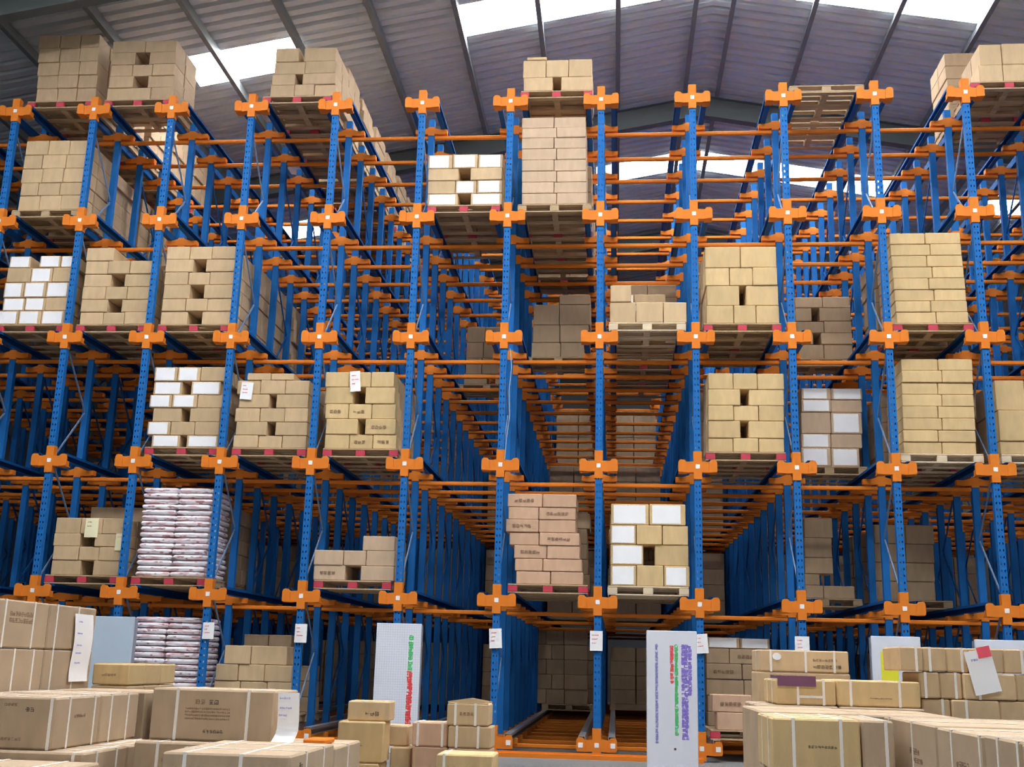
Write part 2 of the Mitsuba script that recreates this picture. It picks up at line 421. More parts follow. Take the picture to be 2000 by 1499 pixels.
# ---------------------------------------------------------------- cartons on pallets: (name, bay, level, y, tone, pallet, rows from the bottom: (z0, z1, edges, kinds))
STACKS = [
('S1',0,5,0.1,'dim','red',[(np.float64(10.831),np.float64(11.087),[-10.091,-9.695,-9.338,-8.985],'bbb'),(np.float64(11.087),np.float64(11.346),[-10.105,-9.718,-9.342,-8.988],'bbb'),(np.float64(11.346),np.float64(11.608),[-10.134,-9.724,-9.347,-9.008],'bbb'),(np.float64(11.608),np.float64(11.891),[-10.151,-9.75,-9.371,-9.013],'bbb'),(np.float64(11.891),np.float64(12.158),[-10.179,-9.776,-9.395,-9.035],'bbb')]),
('S2',1,5,0.1,'dim','red',[(np.float64(10.831),np.float64(11.066),[-8.778,-7.966,-7.542],'bb'),(np.float64(11.066),np.float64(11.295),[-8.76,-8.303,-8.051,-7.553],'b.b'),(np.float64(11.295),np.float64(11.523),[-8.759,-8.356,-7.981,-7.564],'bbb'),(np.float64(11.523),np.float64(11.765),[-8.769,-8.321,-8.064,-7.569],'b.b'),(np.float64(11.765),np.float64(12.0),[-8.782,-8.168,-7.588],'bb')]),
('S3',3,5,0.1,'dim','red',[(np.float64(10.831),np.float64(11.053),[-5.798,-5.361,-5.007,-4.624],'bbb'),(np.float64(11.053),np.float64(11.266),[-5.786,-5.364,-5.234,-4.634],'b.b'),(np.float64(11.266),np.float64(11.507),[-5.759,-5.205,-4.641],'bb'),(np.float64(11.507),np.float64(11.778),[-5.75,-5.325,-5.243,-4.661],'b.b')]),
('S4',6,5,0.1,'tan','red',[(np.float64(10.831),np.float64(11.09),[-1.343,-0.837,-0.7,-0.151],'b.b'),(np.float64(11.09),np.float64(11.421),[-1.359,-0.959,-0.57,-0.167],'bbb'),(np.float64(11.421),np.float64(11.481),[-1.291,-0.947],'b')]),
('S5',11,5,0.1,'tan','red',[(np.float64(10.831),np.float64(11.14),[6.218,6.605,6.979,7.324],'bbb'),(np.float64(11.14),np.float64(11.523),[6.255,6.613,6.989,7.368],'bbb')]),
('S6',0,4,0.1,'tan','wood',[(np.float64(8.748),np.float64(9.022),[-10.137,-9.752,-9.355,-8.995],'bbb'),(np.float64(9.022),np.float64(9.263),[-10.127,-9.807,-9.408,-8.998],'bbb'),(np.float64(9.263),np.float64(9.531),[-10.15,-9.762,-9.379,-8.984],'bbb'),(np.float64(9.531),np.float64(9.795),[-10.141,-9.802,-9.367,-8.987],'bbb'),(np.float64(9.795),np.float64(10.072),[-10.14,-9.725,-9.34,-8.991],'bbb')]),
('S7',5,4,0.1,'tan','red',[(np.float64(8.748),np.float64(8.964),[-2.923,-2.398,-2.185,-1.647],'w.w'),(np.float64(8.964),np.float64(9.202),[-2.928,-2.453,-2.087,-1.653],'bww'),(np.float64(9.202),np.float64(9.422),[-2.93,-2.401,-2.202,-1.66],'b.b'),(np.float64(9.422),np.float64(9.68),[-2.941,-2.512,-2.082,-1.654],'www')]),
('S8',6,4,0.1,'pink','wood',[(np.float64(8.748),np.float64(8.947),[-1.324,-0.739,-0.234],'bb'),(np.float64(8.947),np.float64(9.15),[-1.329,-0.787,-0.239],'bb'),(np.float64(9.15),np.float64(9.351),[-1.334,-0.745,-0.243],'bb'),(np.float64(9.351),np.float64(9.557),[-1.338,-0.793,-0.247],'bb'),(np.float64(9.557),np.float64(9.761),[-1.343,-0.751,-0.251],'bb'),(np.float64(9.761),np.float64(9.96),[-1.348,-0.799,-0.256],'bb'),(np.float64(9.96),np.float64(10.144),[-1.352,-0.756,-0.26],'bb'),(np.float64(10.144),np.float64(10.345),[-1.357,-0.804,-0.264],'bb')]),
('S9',0,3,0.1,'tan','red',[(np.float64(6.665),np.float64(6.916),[-10.241,-9.839,-9.438,-9.023],'www'),(np.float64(6.916),np.float64(7.15),[-10.162,-9.769,-9.397,-9.013],'wwb'),(np.float64(7.15),np.float64(7.427),[-10.174,-9.812,-9.415,-8.982],'www'),(np.float64(7.427),np.float64(7.691),[-10.158,-9.73,-9.339,-8.986],'bwb'),(np.float64(7.691),np.float64(7.907),[-10.151,-9.764,-9.601,-9.227,-8.937],'w.ww')]),
('S10',1,3,0.1,'tan','red',[(np.float64(6.665),np.float64(6.887),[-8.758,-8.349,-7.975,-7.553],'bbb'),(np.float64(6.887),np.float64(7.11),[-8.764,-8.291,-8.053,-7.546],'b.b'),(np.float64(7.11),np.float64(7.341),[-8.768,-8.356,-7.98,-7.553],'bbb'),(np.float64(7.341),np.float64(7.567),[-8.772,-8.29,-8.054,-7.566],'b.b'),(np.float64(7.567),np.float64(7.804),[-8.77,-8.366,-7.978,-7.567],'bbb'),(np.float64(7.804),np.float64(8.044),[-8.779,-8.284],'b')]),
('S11',2,3,0.1,'tan','red',[(np.float64(6.665),np.float64(6.899),[-7.352,-6.881,-6.642,-6.139],'b.b'),(np.float64(6.899),np.float64(7.12),[-7.346,-6.935,-6.56,-6.133],'bbb'),(np.float64(7.12),np.float64(7.367),[-7.349,-6.882,-6.641,-6.129],'b.b'),(np.float64(7.367),np.float64(7.596),[-7.354,-6.938,-6.566,-6.136],'bbb'),(np.float64(7.596),np.float64(7.821),[-7.36,-6.868,-6.65,-6.136],'b.b'),(np.float64(7.821),np.float64(8.057),[-7.364,-6.955,-6.565,-6.148],'bbb')]),
('S12',7,3,0.04,'tan','white',[(np.float64(6.665),np.float64(7.014),[0.15,0.572,1.008,1.384],'bbb'),(np.float64(7.014),np.float64(7.299),[0.157,0.502],'b')]),
('S12b',7,3,1.2,'tan','wood',[(np.float64(6.665),np.float64(6.894),[0.305,0.7,1.095],'bb'),(np.float64(6.894),np.float64(7.117),[0.305,0.701,1.098],'bb'),(np.float64(7.117),np.float64(7.342),[0.305,0.703,1.1],'ww'),(np.float64(7.342),np.float64(7.536),[0.274,0.566,1.102],'wb')]),
('S13',8,3,0.1,'yel','red',[(np.float64(6.665),np.float64(6.972),[1.691,2.127,2.479,2.844],'bbb'),(np.float64(6.972),np.float64(7.308),[1.703,2.229,2.327,2.842],'b.b'),(np.float64(7.308),np.float64(7.611),[1.681,2.073,2.442,2.834],'bbb'),(np.float64(7.611),np.float64(7.973),[1.682,2.253,2.829],'bb')]),
('S14',9,3,2.2,'dim','wood',[(np.float64(6.665),np.float64(6.927),[3.449,3.911,4.41],'bb'),(np.float64(6.927),np.float64(7.142),[3.442,3.736,3.865,4.416],'b.b'),(np.float64(7.142),np.float64(7.357),[3.435,3.931,4.411],'bb'),(np.float64(7.357),np.float64(7.607),[3.438,3.724,3.854,4.408],'b.b'),(np.float64(7.607),np.float64(7.809),[3.438,3.92,4.404],'bb')]),
('S15',10,3,0.1,'yel','red',[(np.float64(6.665),np.float64(6.852),[4.653,5.265,5.758],'bb'),(np.float64(6.852),np.float64(7.039),[4.648,5.193,5.753],'bb'),(np.float64(7.039),np.float64(7.228),[4.643,5.259,5.748],'bb'),(np.float64(7.228),np.float64(7.417),[4.638,5.187,5.744],'bb'),(np.float64(7.417),np.float64(7.608),[4.634,5.253,5.739],'bb'),(np.float64(7.608),np.float64(7.8),[4.629,5.181,5.735],'bb'),(np.float64(7.8),np.float64(7.993),[4.625,5.247,5.731],'bb'),(np.float64(7.993),np.float64(8.187),[4.621,5.175,5.727],'bb')]),
('S16',2,2,0.1,'tan','red',[(np.float64(4.582),np.float64(4.783),[-7.281,-6.804,-6.694,-6.159],'w.w'),(np.float64(4.783),np.float64(5.009),[-7.378,-6.984,-6.579,-6.163],'wbb'),(np.float64(5.009),np.float64(5.242),[-7.311,-6.826,-6.684,-6.168],'b.b'),(np.float64(5.242),np.float64(5.461),[-7.386,-6.999,-6.576,-6.149],'wwb'),(np.float64(5.461),np.float64(5.688),[-7.348,-6.854,-6.703,-6.199],'w.w'),(np.float64(5.688),np.float64(5.932),[-7.352,-6.954,-6.559,-6.118],'wwb')]),
('S17',3,2,0.1,'tan','red',[(np.float64(4.582),np.float64(4.792),[-5.912,-5.498,-5.105,-4.701],'bbb'),(np.float64(4.792),np.float64(5.015),[-5.888,-5.367,-5.233,-4.695],'b.b'),(np.float64(5.015),np.float64(5.246),[-5.92,-5.504,-5.094,-4.696],'bbb'),(np.float64(5.246),np.float64(5.477),[-5.873,-5.364,-5.251,-4.712],'b.b'),(np.float64(5.477),np.float64(5.71),[-5.93,-5.532,-5.114,-4.708],'bbb'),(np.float64(5.71),np.float64(5.83),[-5.773,-5.366,-4.978],'bb')]),
('S18',4,2,0.1,'yel','red',[(np.float64(4.582),np.float64(4.819),[-4.409,-4.004,-3.62,-3.233],'bpp'),(np.float64(4.819),np.float64(5.074),[-4.401,-3.873,-3.756,-3.251],'b.p'),(np.float64(5.074),np.float64(5.326),[-4.427,-4.044,-3.663,-3.269],'ppb'),(np.float64(5.326),np.float64(5.602),[-4.445,-3.986,-3.786,-3.295],'b.b'),(np.float64(5.602),np.float64(5.86),[-4.463,-4.068,-3.702,-3.32],'bbb')]),
('S19',8,2,0.1,'yel','red',[(np.float64(4.582),np.float64(4.807),[1.683,2.071,2.462,2.853],'bbb'),(np.float64(4.807),np.float64(5.083),[1.687,2.191,2.312,2.86],'b.b'),(np.float64(5.083),np.float64(5.328),[1.691,2.09,2.475,2.868],'bbb'),(np.float64(5.328),np.float64(5.585),[1.695,2.203,2.33,2.876],'b.b'),(np.float64(5.585),np.float64(5.85),[1.699,2.092,2.469,2.885],'bbb')]),
('S20',9,2,1.3,'pink','wood',[(np.float64(4.582),np.float64(4.895),[3.3,3.782,4.242],'ww'),(np.float64(4.895),np.float64(5.135),[3.309,3.792,4.297],'wb'),(np.float64(5.135),np.float64(5.498),[3.319,3.804,4.31],'bw'),(np.float64(5.498),np.float64(5.711),[3.329,3.816,4.324],'wb'),(np.float64(5.711),np.float64(5.91),[3.336,3.824,4.334],'ww')]),
('S21',10,2,0.1,'yel','white',[(np.float64(4.582),np.float64(4.768),[4.64,5.219,5.727],'bb'),(np.float64(4.768),np.float64(4.954),[4.645,5.171,5.731],'bb'),(np.float64(4.954),np.float64(5.141),[4.651,5.241,5.735],'bb'),(np.float64(5.141),np.float64(5.329),[4.656,5.193,5.74],'bb'),(np.float64(5.329),np.float64(5.518),[4.662,5.264,5.744],'bb'),(np.float64(5.518),np.float64(5.707),[4.668,5.216,5.749],'bb'),(np.float64(5.707),np.float64(5.898),[4.675,5.288,5.755],'bb'),(np.float64(5.898),np.float64(6.09),[4.681,5.241,5.76],'bb')]),
('S22',11,2,0.1,'yel','white',[(np.float64(4.582),np.float64(4.793),[6.074,6.498,6.924],'bb'),(np.float64(4.793),np.float64(5.274),[6.077,6.497,6.939],'bb'),(np.float64(5.274),np.float64(5.747),[6.065,6.507,6.938],'bb')]),
('S23',1,1,0.1,'tan','red',[(np.float64(2.5),np.float64(2.737),[-8.727,-8.234,-8.026,-7.532],'b.b'),(np.float64(2.737),np.float64(2.959),[-8.721,-8.293,-7.951,-7.524],'bbb'),(np.float64(2.959),np.float64(3.162),[-8.738,-8.291,-8.052,-7.544],'b.b'),(np.float64(3.162),np.float64(3.417),[-8.733,-8.309,-7.944,-7.559],'bbb')]),
('S25',4,1,0.1,'pink','red',[(np.float64(2.5),np.float64(2.733),[-4.443,-3.934,-3.693,-3.157],'p.b'),(np.float64(2.733),np.float64(2.968),[-4.449,-3.976,-3.62,-3.159],'bbb'),(np.float64(2.968),np.float64(3.204),[-3.689,-3.17],'b')]),
('S26',6,1,0.1,'red','red',[(np.float64(2.5),np.float64(2.702),[-1.266,-0.734,-0.232],'bb'),(np.float64(2.702),np.float64(2.892),[-1.29,-0.856,-0.251],'bb'),(np.float64(2.892),np.float64(3.096),[-1.309,-0.797,-0.287],'pb'),(np.float64(3.096),np.float64(3.295),[-1.384,-0.92,-0.295],'bp'),(np.float64(3.295),np.float64(3.493),[-1.445,-0.93,-0.353],'pb'),(np.float64(3.493),np.float64(3.686),[-1.414,-0.934,-0.356],'bp'),(np.float64(3.686),np.float64(3.894),[-1.427,-0.876,-0.347],'pb')]),
('S27',7,1,0.1,'yel','white',[(np.float64(2.5),np.float64(2.817),[0.176,0.575,0.989,1.378],'wbw'),(np.float64(2.817),np.float64(3.133),[0.173,0.682,0.853,1.369],'w.b'),(np.float64(3.133),np.float64(3.432),[0.171,0.573,0.968,1.363],'wbb'),(np.float64(3.432),np.float64(3.761),[0.18,0.772,1.329],'ww')]),
('S28',9,1,2.2,'dim','wood',[(np.float64(2.5),np.float64(2.718),[3.424,3.732,4.246],'bb'),(np.float64(2.718),np.float64(2.912),[3.428,3.684],'b'),(np.float64(2.912),np.float64(3.183),[3.434,3.906],'b'),(np.float64(3.183),np.float64(3.516),[3.442,3.9],'b'),(np.float64(3.516),np.float64(3.851),[3.451,3.925],'b')]),
('S29',10,1,2.2,'dim','wood',[(np.float64(2.5),np.float64(2.811),[4.572,5.087,5.55],'bb'),(np.float64(2.811),np.float64(3.123),[4.583,5.099,5.563],'bb'),(np.float64(3.123),np.float64(3.438),[4.594,5.112,5.578],'bb'),(np.float64(3.438),np.float64(3.754),[4.606,5.126,5.592],'bb')]),
('S30',8,0,1.16,'dim','wood',[(0.445,0.665,[1.694,2.262,2.65],'bb'),(0.665,0.913,[1.695,2.18,2.652],'bb'),(0.913,1.162,[1.681,2.266,2.655],'bb'),(1.162,1.398,[1.682,2.24,2.658],'pb'),(1.398,1.634,[1.683,2.046,2.675],'bp'),(1.634,1.802,[1.698,2.216,2.687],'ww')]),
('S31',8,0,0.1,'red','red',[(0.445,0.703,[1.741,2.262],'b'),(0.703,0.95,[1.676,2.264],'p')]),
('S32',3,0,0.25,'tan','wood',[(0.445,0.695,[-5.917,-5.501,-5.073,-4.678],'bbb'),(0.695,0.946,[-5.935,-5.517,-5.089,-4.692],'bbb'),(0.946,1.197,[-5.924,-5.568,-5.147,-4.707],'bbb'),(1.197,1.48,[-5.807,-5.385,-4.808],'bb')]),
('S33',3,0,1.5,'dim','wood',[(0.445,0.693,[-5.858,-5.476,-4.685],'bb'),(0.693,0.941,[-5.875,-5.491,-4.699],'bb'),(0.941,1.191,[-5.892,-5.507,-4.713],'bb'),(1.191,1.441,[-5.909,-5.554,-5.095],'bb'),(1.441,1.678,[-5.926,-5.509,-5.11],'bb')]),
('S34',6,0,9.0,'dim','wood',[(0.445,0.77,[-1.595,-1.288,-0.88,-0.351],'bbb'),(0.77,1.095,[-1.602,-1.172,-0.886,-0.356],'bbb'),(1.095,1.422,[-1.61,-1.302,-0.892,-0.361],'bbb'),(1.422,1.75,[-1.617,-1.185,-0.898,-0.366],'bbb'),(1.75,2.079,[-1.625,-1.315,-0.904,-0.37],'bbb')]),
('S35',5,3,np.float64(4.17),'dim','wood',[(np.float64(6.665),np.float64(6.881),[-2.756,-2.292,-2.132,-1.617],'b.b'),(np.float64(6.881),np.float64(7.207),[-2.73,-2.408,-1.98,-1.624],'bbb'),(np.float64(7.207),np.float64(7.536),[-2.724,-2.383,-1.989,-1.632],'bbb'),(np.float64(7.536),np.float64(7.867),[-2.718,-2.357,-1.962,-1.639],'bbb')]),
('S36',6,3,np.float64(2.12),'dim','wood',[(np.float64(6.665),np.float64(6.944),[-1.264,-0.737,-0.2],'bb'),(np.float64(6.944),np.float64(7.275),[-1.248,-0.755,-0.234],'bb'),(np.float64(7.275),np.float64(7.659),[-1.24,-0.77,-0.205],'bb'),(np.float64(7.659),np.float64(7.844),[-0.774,-0.207],'b')]),
]

def where(bay, lev):
    a, b = WORDS[bay], WORDS[bay + 1]
    return (f'level {WORDS[lev - 1]}' if lev else 'ground level') + f', posts {a} to {b}'
TONE_WORD = {'tan': 'tan', 'yel': 'yellowish tan', 'pink': 'pale tan', 'red': 'reddish tan', 'dim': 'dull brown', 'big': 'brown'}
rng = random.Random(5)
label_mesh = {}
behind = []
def print_on(key, x0, x1, z, h, y, n, mat='ink_dark', seed=0):
    r = random.Random(seed)
    rects = glyph_line(n, h, r)
    put('print', join([box(x0 + a, x0 + b, y - .0012, y, z + c, z + d) for a, b, c, d in rects if x0 + b < x1]), mat, key)
SHELL = {'S1', 'S2', 'S3', 'S6', 'S8', 'S9', 'S10', 'S11', 'S13', 'S15', 'S16', 'S17', 'S18', 'S19', 'S21', 'S22', 'S23', 'S25', 'S26', 'S27', 'S4', 'S5', 'S7', 'S12', 'S14', 'S20', 'S36'}
for name, bay, lev, Y, tone, pal, rows in STACKS:
    base = ZL[lev] + PZ
    xm = (min(r[2][0] for r in rows) + max(r[2][-1] for r in rows)) / 2
    xb = (XC[bay] + (XC[bay + 1] if bay < 11 else 7.45)) / 2
    deep = 'deeper, ' if Y > .6 else ''
    pallet(pal, xb, Y - .01, base, f'{PAL[pal][2]}, {"deep" if Y > 1 else "front"}, {where(bay, lev)}')
    z0 = base + PH
    for ri, (za, zb, xs, ks) in enumerate(rows):
        h = zb - (z0 if ri == 0 else rows[ri - 1][1])
        zlo = z0 if ri == 0 else rows[ri - 1][1]
        cnt = 0
        total = sum(c != '.' for c in ks)
        for i, c in enumerate(ks):
            if c == '.':
                continue
            cnt += 1
            a, b = xs[i] + .005, xs[i + 1] - .005
            dy = rng.uniform(-.012, .012)
            dz = rng.uniform(-.008, 0)
            yaw = rng.uniform(-.55, .55)
            m = rotz(cbox(a, b, Y + dy, Y + dy + .44, zlo + .001, zb + dz, .009), yaw, (a + b) / 2, Y + .2)
            key = put({'w': 'labelled_carton', 'p': 'printed_carton'}.get(c, 'carton'), m, carton_mat(tone, rng.random()))
            look = ' with white label' if c == 'w' else ' with dark print' if c == 'p' else ''
            pos = f'{ORD[cnt - 1]} in row {WORDS[ri]}' if total > 1 else f'alone in row {WORDS[ri]}'
            tag(key, f'{TONE_WORD[tone].split()[-1]} carton{look}, {pos}, {deep}{where(bay, lev)}', 'box', f'cartons on the pallets of {where(bay, lev)}'[:80])
            yf = Y + dy - .0012
            if c == 'w':
                mg = (b - a) * .07
                lm = rotz(cbox(a + mg, b - mg * rng.uniform(.6, 2.2), Y + dy - .004, Y + dy + .0, zlo + h * .07, zlo + h * .92, .0015), yaw, (a + b) / 2, Y + .2)
                put('label', lm, 'paper_white', key)
            if c == 'p':
                hh = min(.055, h * .26)
                n = max(3, int((b - a) * .62 / (hh * 1.15)))
                print_on(key, a + (b - a) * .2, b, zlo + h * .35, hh, Y + dy - .006, n, 'ink_brown', ri * 7 + i)
        if name in SHELL:
            w = xs[-1] - xs[0]; mid = xs[0] + w * (.42 if ri % 2 else .55); m2 = mid
            if ks == 'b.b' or ks == 'w.w' or ks == 'b.p' or ks == 'p.b' or ks == 'w.b':
                mid, m2 = xs[1], xs[2]
            if ks in ('w.ww',):
                continue
            behind.append((cbox(xs[0] + .004, mid - .004, Y + .47, Y + .98, zlo + .001, zb - .004), tone))
            behind.append((cbox(m2 + .004, xs[-1] - .004, Y + .47, Y + .98, zlo + .001, zb - .004), tone))
# deeper pallets: the stacks one can see are cartons of their own, the others are joined
def deep_stack(bay, lev, Y, nrow, tone, single, h=.25, pal='red'):
    xm = (XC[bay] + (XC[bay + 1] if bay < 11 else 7.45)) / 2
    base = ZL[lev] + PZ
    pallet(pal, xm, Y, base, f'pallet deep in {where(bay, lev)}, {ORD[max(0, round(Y / 1.2))]} one back', f'deep pallets of {where(bay, lev)}')
    for r in range(nrow):
        s = rng.uniform(-.03, .03)
        cut = rng.uniform(-.12, .12)
        for a, b in ((xm - .59 + s, xm + cut - .004), (xm + cut + .004, xm + .59 + s)):
            for y0, y1 in ((Y + .02, Y + .47), (Y + .48, Y + .95)):
                m = cbox(a, b, y0 + rng.uniform(0, .015), y1, base + PH + r * h + .001, base + PH + (r + 1) * h - .003)
                if single and y0 < Y + .1:
                    key = put('carton', m, carton_mat(tone, rng.random()))
                    tag(key, f'brown carton in a stack standing deeper inside, {where(bay, lev)}', 'box', f'deep cartons of {where(bay, lev)}')
                else:
                    behind.append((m, tone))
for k in range(1, 7):
    deep_stack(3, 5, .1 + 1.2 * k, 5, 'tan', False)
for lane, lev, ys in ((0, 5, (1.3, 2.5, 3.7, 4.9)), (0, 4, (1.3, 2.5, 3.7, 4.9)), (0, 3, (1.3,)), (1, 3, (1.3, 2.5)), (2, 3, (1.3, 2.5, 3.7)),
                      (6, 4, (1.3, 2.5, 3.7)), (7, 3, (2.5, 3.7)), (8, 3, (1.3,)), (10, 3, (1.3,)), (8, 2, (1.3,)), (10, 2, (1.3, 2.5)), (2, 2, (1.3,)), (3, 2, (1.3,)), (4, 2, (1.3,)),
                      (2, 1, (1.3,)), (6, 1, (1.3,)), (7, 1, (1.3,)), (11, 2, (1.3,)), (11, 5, (1.3,)), (10, 1, (3.5,)), (0, 2, (6.0,)), (1, 1, (1.3,)), (5, 4, (1.3,))):
    for y in ys:
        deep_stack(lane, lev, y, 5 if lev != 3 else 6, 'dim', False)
# the far ends of the lower lanes are full
for c in range(len(XALL) - 1):
    xm = (XALL[c] + XALL[c + 1]) / 2
    for lev in (0, 1, 2, 3):
        for Y in ((10.2, 11.4, 12.6) if lev < 3 else (13.2, 14.4, 15.6)):
            base = ZL[lev] + PZ
            hs = 1.5 if lev else 1.3
            for r in range(4):
                z0 = base + PH + hs / 4 * r
                for a, b in ((xm - .6, xm - .01), (xm + .01, xm + .6)):
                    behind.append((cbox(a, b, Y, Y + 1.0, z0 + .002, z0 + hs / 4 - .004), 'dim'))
            behind.append((box(xm - .61, xm + .61, Y, Y + 1.0, base, base + PH), 'dim'))
pallet('wood', (XC[9] + XC[10]) / 2, .1, ZL[5] + PZ, 'empty wooden pallet, front, top level between posts ten and eleven')
pallet('wood', (XC[9] + XC[10]) / 2, 1.25, ZL[5] + PZ, 'empty wooden pallet behind another empty pallet on the top level')
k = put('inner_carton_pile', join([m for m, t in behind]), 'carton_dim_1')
labels[k] = {'label': 'brown cartons in the back rows of the pallets, behind the front cartons', 'category': 'box', 'kind': 'stuff'}

# bags of white film with reddish print
def pillow(w, d, h, seed):
    r = random.Random(seed)
    us = [-1, -.985, -.93, -.5, 0, .5, .93, .985, 1]
    ts = [-1, -.99, -.96, 0, .96, .99, 1]
    n, m = len(us), len(ts)
    v, f = [], []
    for s in (1, -1):
        for t in ts:
            for u in us:
                e = (1 - abs(u) ** 14) ** .3 * (1 - abs(t) ** 24) ** .3
                v.append([u * w / 2 + r.uniform(-.004, .004), t * d / 2 + r.uniform(-.004, .004), s * h / 2 * e + r.uniform(-.002, .002) * e])
    o = n * m
    for j in range(m - 1):
        for i in range(n - 1):
            a = j * n + i
            f.append([a, a + 1, a + n + 1, a + n]); f.append([o + a, o + a + n, o + a + n + 1, o + a + 1])
    return np.array(v), np.array(f)
pil = [mikit.ply(pillow(.60, .94, .087, s), 'bag_film', True) for s in range(4)]
def bag_stack(x0, x1, z0, z1, Y, lev, n):
    h = (z1 - z0) / n
    for r in range(n):
        for i in range(2):
            for j in range(1):
                x = x0 + (x1 - x0) * (.25 + .5 * i) + rng.uniform(-.015, .015)
                key = put('bag', pil[rng.randrange(4)], 'bag_film', at=T().translate([x, Y + .47 + rng.uniform(-.015, .015), z0 + h * (r + .5)]).rotate([0, 0, 1], rng.uniform(-1.5, 1.5)).scale([(x1 - x0) / 2 / .60 * .97, 1, h / .0885]))
                tag(key, f'printed bag, {"left" if i == 0 else "right"} in layer {WORDS[r]} from bottom, {where(2, lev)}', 'bag', f'printed bags stacked on {where(2, lev)}')
pallet('red', (XC[2] + XC[3]) / 2, .1, ZL[1] + PZ, 'wooden pallet with red block ends under the tall pile of printed bags')
bag_stack(-7.33, -6.18, ZL[1] + PZ + PH, 3.93, .12, 1, 16)
pallet('red', (XC[2] + XC[3]) / 2, .1, ZL[0] + PZ, 'ground level wooden pallet under the lower pile of printed bags')
bag_stack(-7.26, -6.17, ZL[0] + PZ + PH, 1.89, .12, 0, 16)

# ---------------------------------------------------------------- papers on posts and cartons
def paper(name, x0, x1, z0, z1, y, label, cat='paper sign', tilt=0.0, mat='paper_white', ink='ink_red', marks=3, tagc=None):
    cx, cz = (x0 + x1) / 2, (z0 + z1) / 2
    tw = T().translate([cx, y, cz]).rotate([0, 1, 0], tilt)
    w, h = x1 - x0, z1 - z0
    nx = 5
    v = []
    for s in (0, 1):
        for i in range(nx):
            u = -w / 2 + w * i / (nx - 1)
            b = -.006 * math.cos(math.pi * i / (nx - 1) - math.pi / 2)
            v += [[u, b + .0015 * s, -h / 2], [u, b + .0015 * s, h / 2]]
    f = []
    for i in range(nx - 1):
        a = 2 * i; o = 2 * nx
        f += [[a, a + 2, a + 3, a + 1], [o + a, o + a + 1, o + a + 3, o + a + 2]]
    k = put(name, (np.array(v), np.array(f)), mat, at=tw)
    tag(k, label, cat)
    r = random.Random(int(abs(cx * 1000)))
    ms = []
    for q in range(marks):
        hh = h * .05
        zz = h * (.26 - .2 * q)
        ms += [box(-w * .33 + a, -w * .33 + b, -.0085, -.007, zz + c, zz + d) for a, b, c, d in glyph_line(r.randrange(3, 7), hh, r) if -w * .33 + b < w * .42]
    put('print', join(ms), ink, k, at=tw)
    if tagc:
        put('red_tag', box(-w * .02, w * .48, -.012, -.0095, h * .30, h * .55), tagc, k, at=tw)
    return k
paper('post_sign', -6.07, -5.89, 1.56, 1.81, -.075, 'white paper sign on the fourth front post, right of the printed bags')
paper('post_sign', -4.62, -4.43, 1.54, 1.82, -.075, 'white paper sign on the fifth front post, beside the ground level cartons')
paper('post_sign', -1.63, -1.44, 1.53, 1.82, -.075, 'white paper sign on the seventh front post, left of the open lane', tilt=-3)
paper('post_sign', -.12, .07, 1.53, 1.82, -.075, 'white paper sign on the eighth front post, between the two open lanes')
paper('post_sign', 1.44, 1.62, 1.53, 1.81, -.075, 'white paper sign on the ninth front post, overlapping the coloured text board', tilt=-4)
paper('post_sign', 2.88, 3.09, 1.55, 1.81, -.075, 'white paper sign on the tenth front post, above the carton with a round sticker')
paper('pallet_card', -8.22, -8.0, 3.10, 3.41, .08, 'pale yellow paper card on the carton stack between posts two and three', 'paper', 0, 'paper_yellow', 'ink_brown', 2)
paper('pallet_card', -7.69, -7.49, 2.90, 3.17, .08, 'pale card with a red heading at the right edge of the level one cartons', 'paper', 0, 'paper_yellow', 'ink_red', 1)
paper('pallet_note', -5.85, -5.65, 5.38, 5.67, .075, 'white note hanging on the left of the cartons between posts four and five', 'paper', 4)
paper('pallet_note', -4.04, -3.87, 5.52, 5.86, .075, 'white note hanging over the top cartons between posts five and six', 'paper', -5)

# ---------------------------------------------------------------- notice boards at the foot of the rack
def board(x0, x1, y, z1, label, mat='board_white', lean=0.0):
    k = put('notice_board', cbox(x0, x1, y, y + .05, .0, z1, .006), mat)
    tag(k, label, 'notice board')
    put('side_flange', join([box(x1 - .012, x1, y + .05, y + .16, 0, z1 - .02), box(x0, x0 + .012, y + .05, y + .16, 0, z1 - .02)]), 'board_edge', k)
    return k
def text_column(k, x, z_top, z_bot, w, y, mat, seed):
    r = random.Random(seed)
    n = int((z_top - z_bot) / (w * 1.04))
    lk_ = put('lettering', join([box(x + a, x + b, y - .002, y - .0002, z_top - w + c, z_top - w + d) for a, b, c, d in glyph_line(n, w, r, True, 1.04, 0.23)]), mat, k)
    labels[lk_] = {'kind': 'stuff', 'label': f'column of small {mat[4:]} characters'}
board(-7.74, -7.09, -.28, 1.86, 'plain pale blue notice board left of the printed bags', 'board_blue')
k = board(-3.31, -2.63, -.28, 1.855, 'tall white gridded notice board with a green and red text column', 'board_grid')
text_column(k, -2.815, 1.68, 1.17, .07, -.28, 'ink_green', 1)
text_column(k, -2.82, 1.16, .30, .075, -.28, 'ink_red', 2)
text_column(k, -2.79, 1.14, .30, .06, -.28, 'ink_red', 12)
k = board(.65, 1.28, -2.6, 1.77, 'white notice board with violet, red and green vertical text columns')
text_column(k, .755, 1.60, .38, .036, -2.6, 'ink_indigo', 3)
text_column(k, .94, 1.60, 1.12, .046, -2.6, 'ink_red', 4)
text_column(k, .995, 1.60, .48, .046, -2.6, 'ink_green', 5)
text_column(k, 1.08, 1.60, .42, .046, -2.6, 'ink_violet', 6)
text_column(k, 1.12, 1.60, .42, .046, -2.6, 'ink_violet', 7)
text_column(k, 1.165, 1.60, .95, .046, -2.6, 'ink_violet', 8)
put('lettering', box(.985, 1.01, -2.602, -2.6002, .33, .355), 'ink_dark', k)
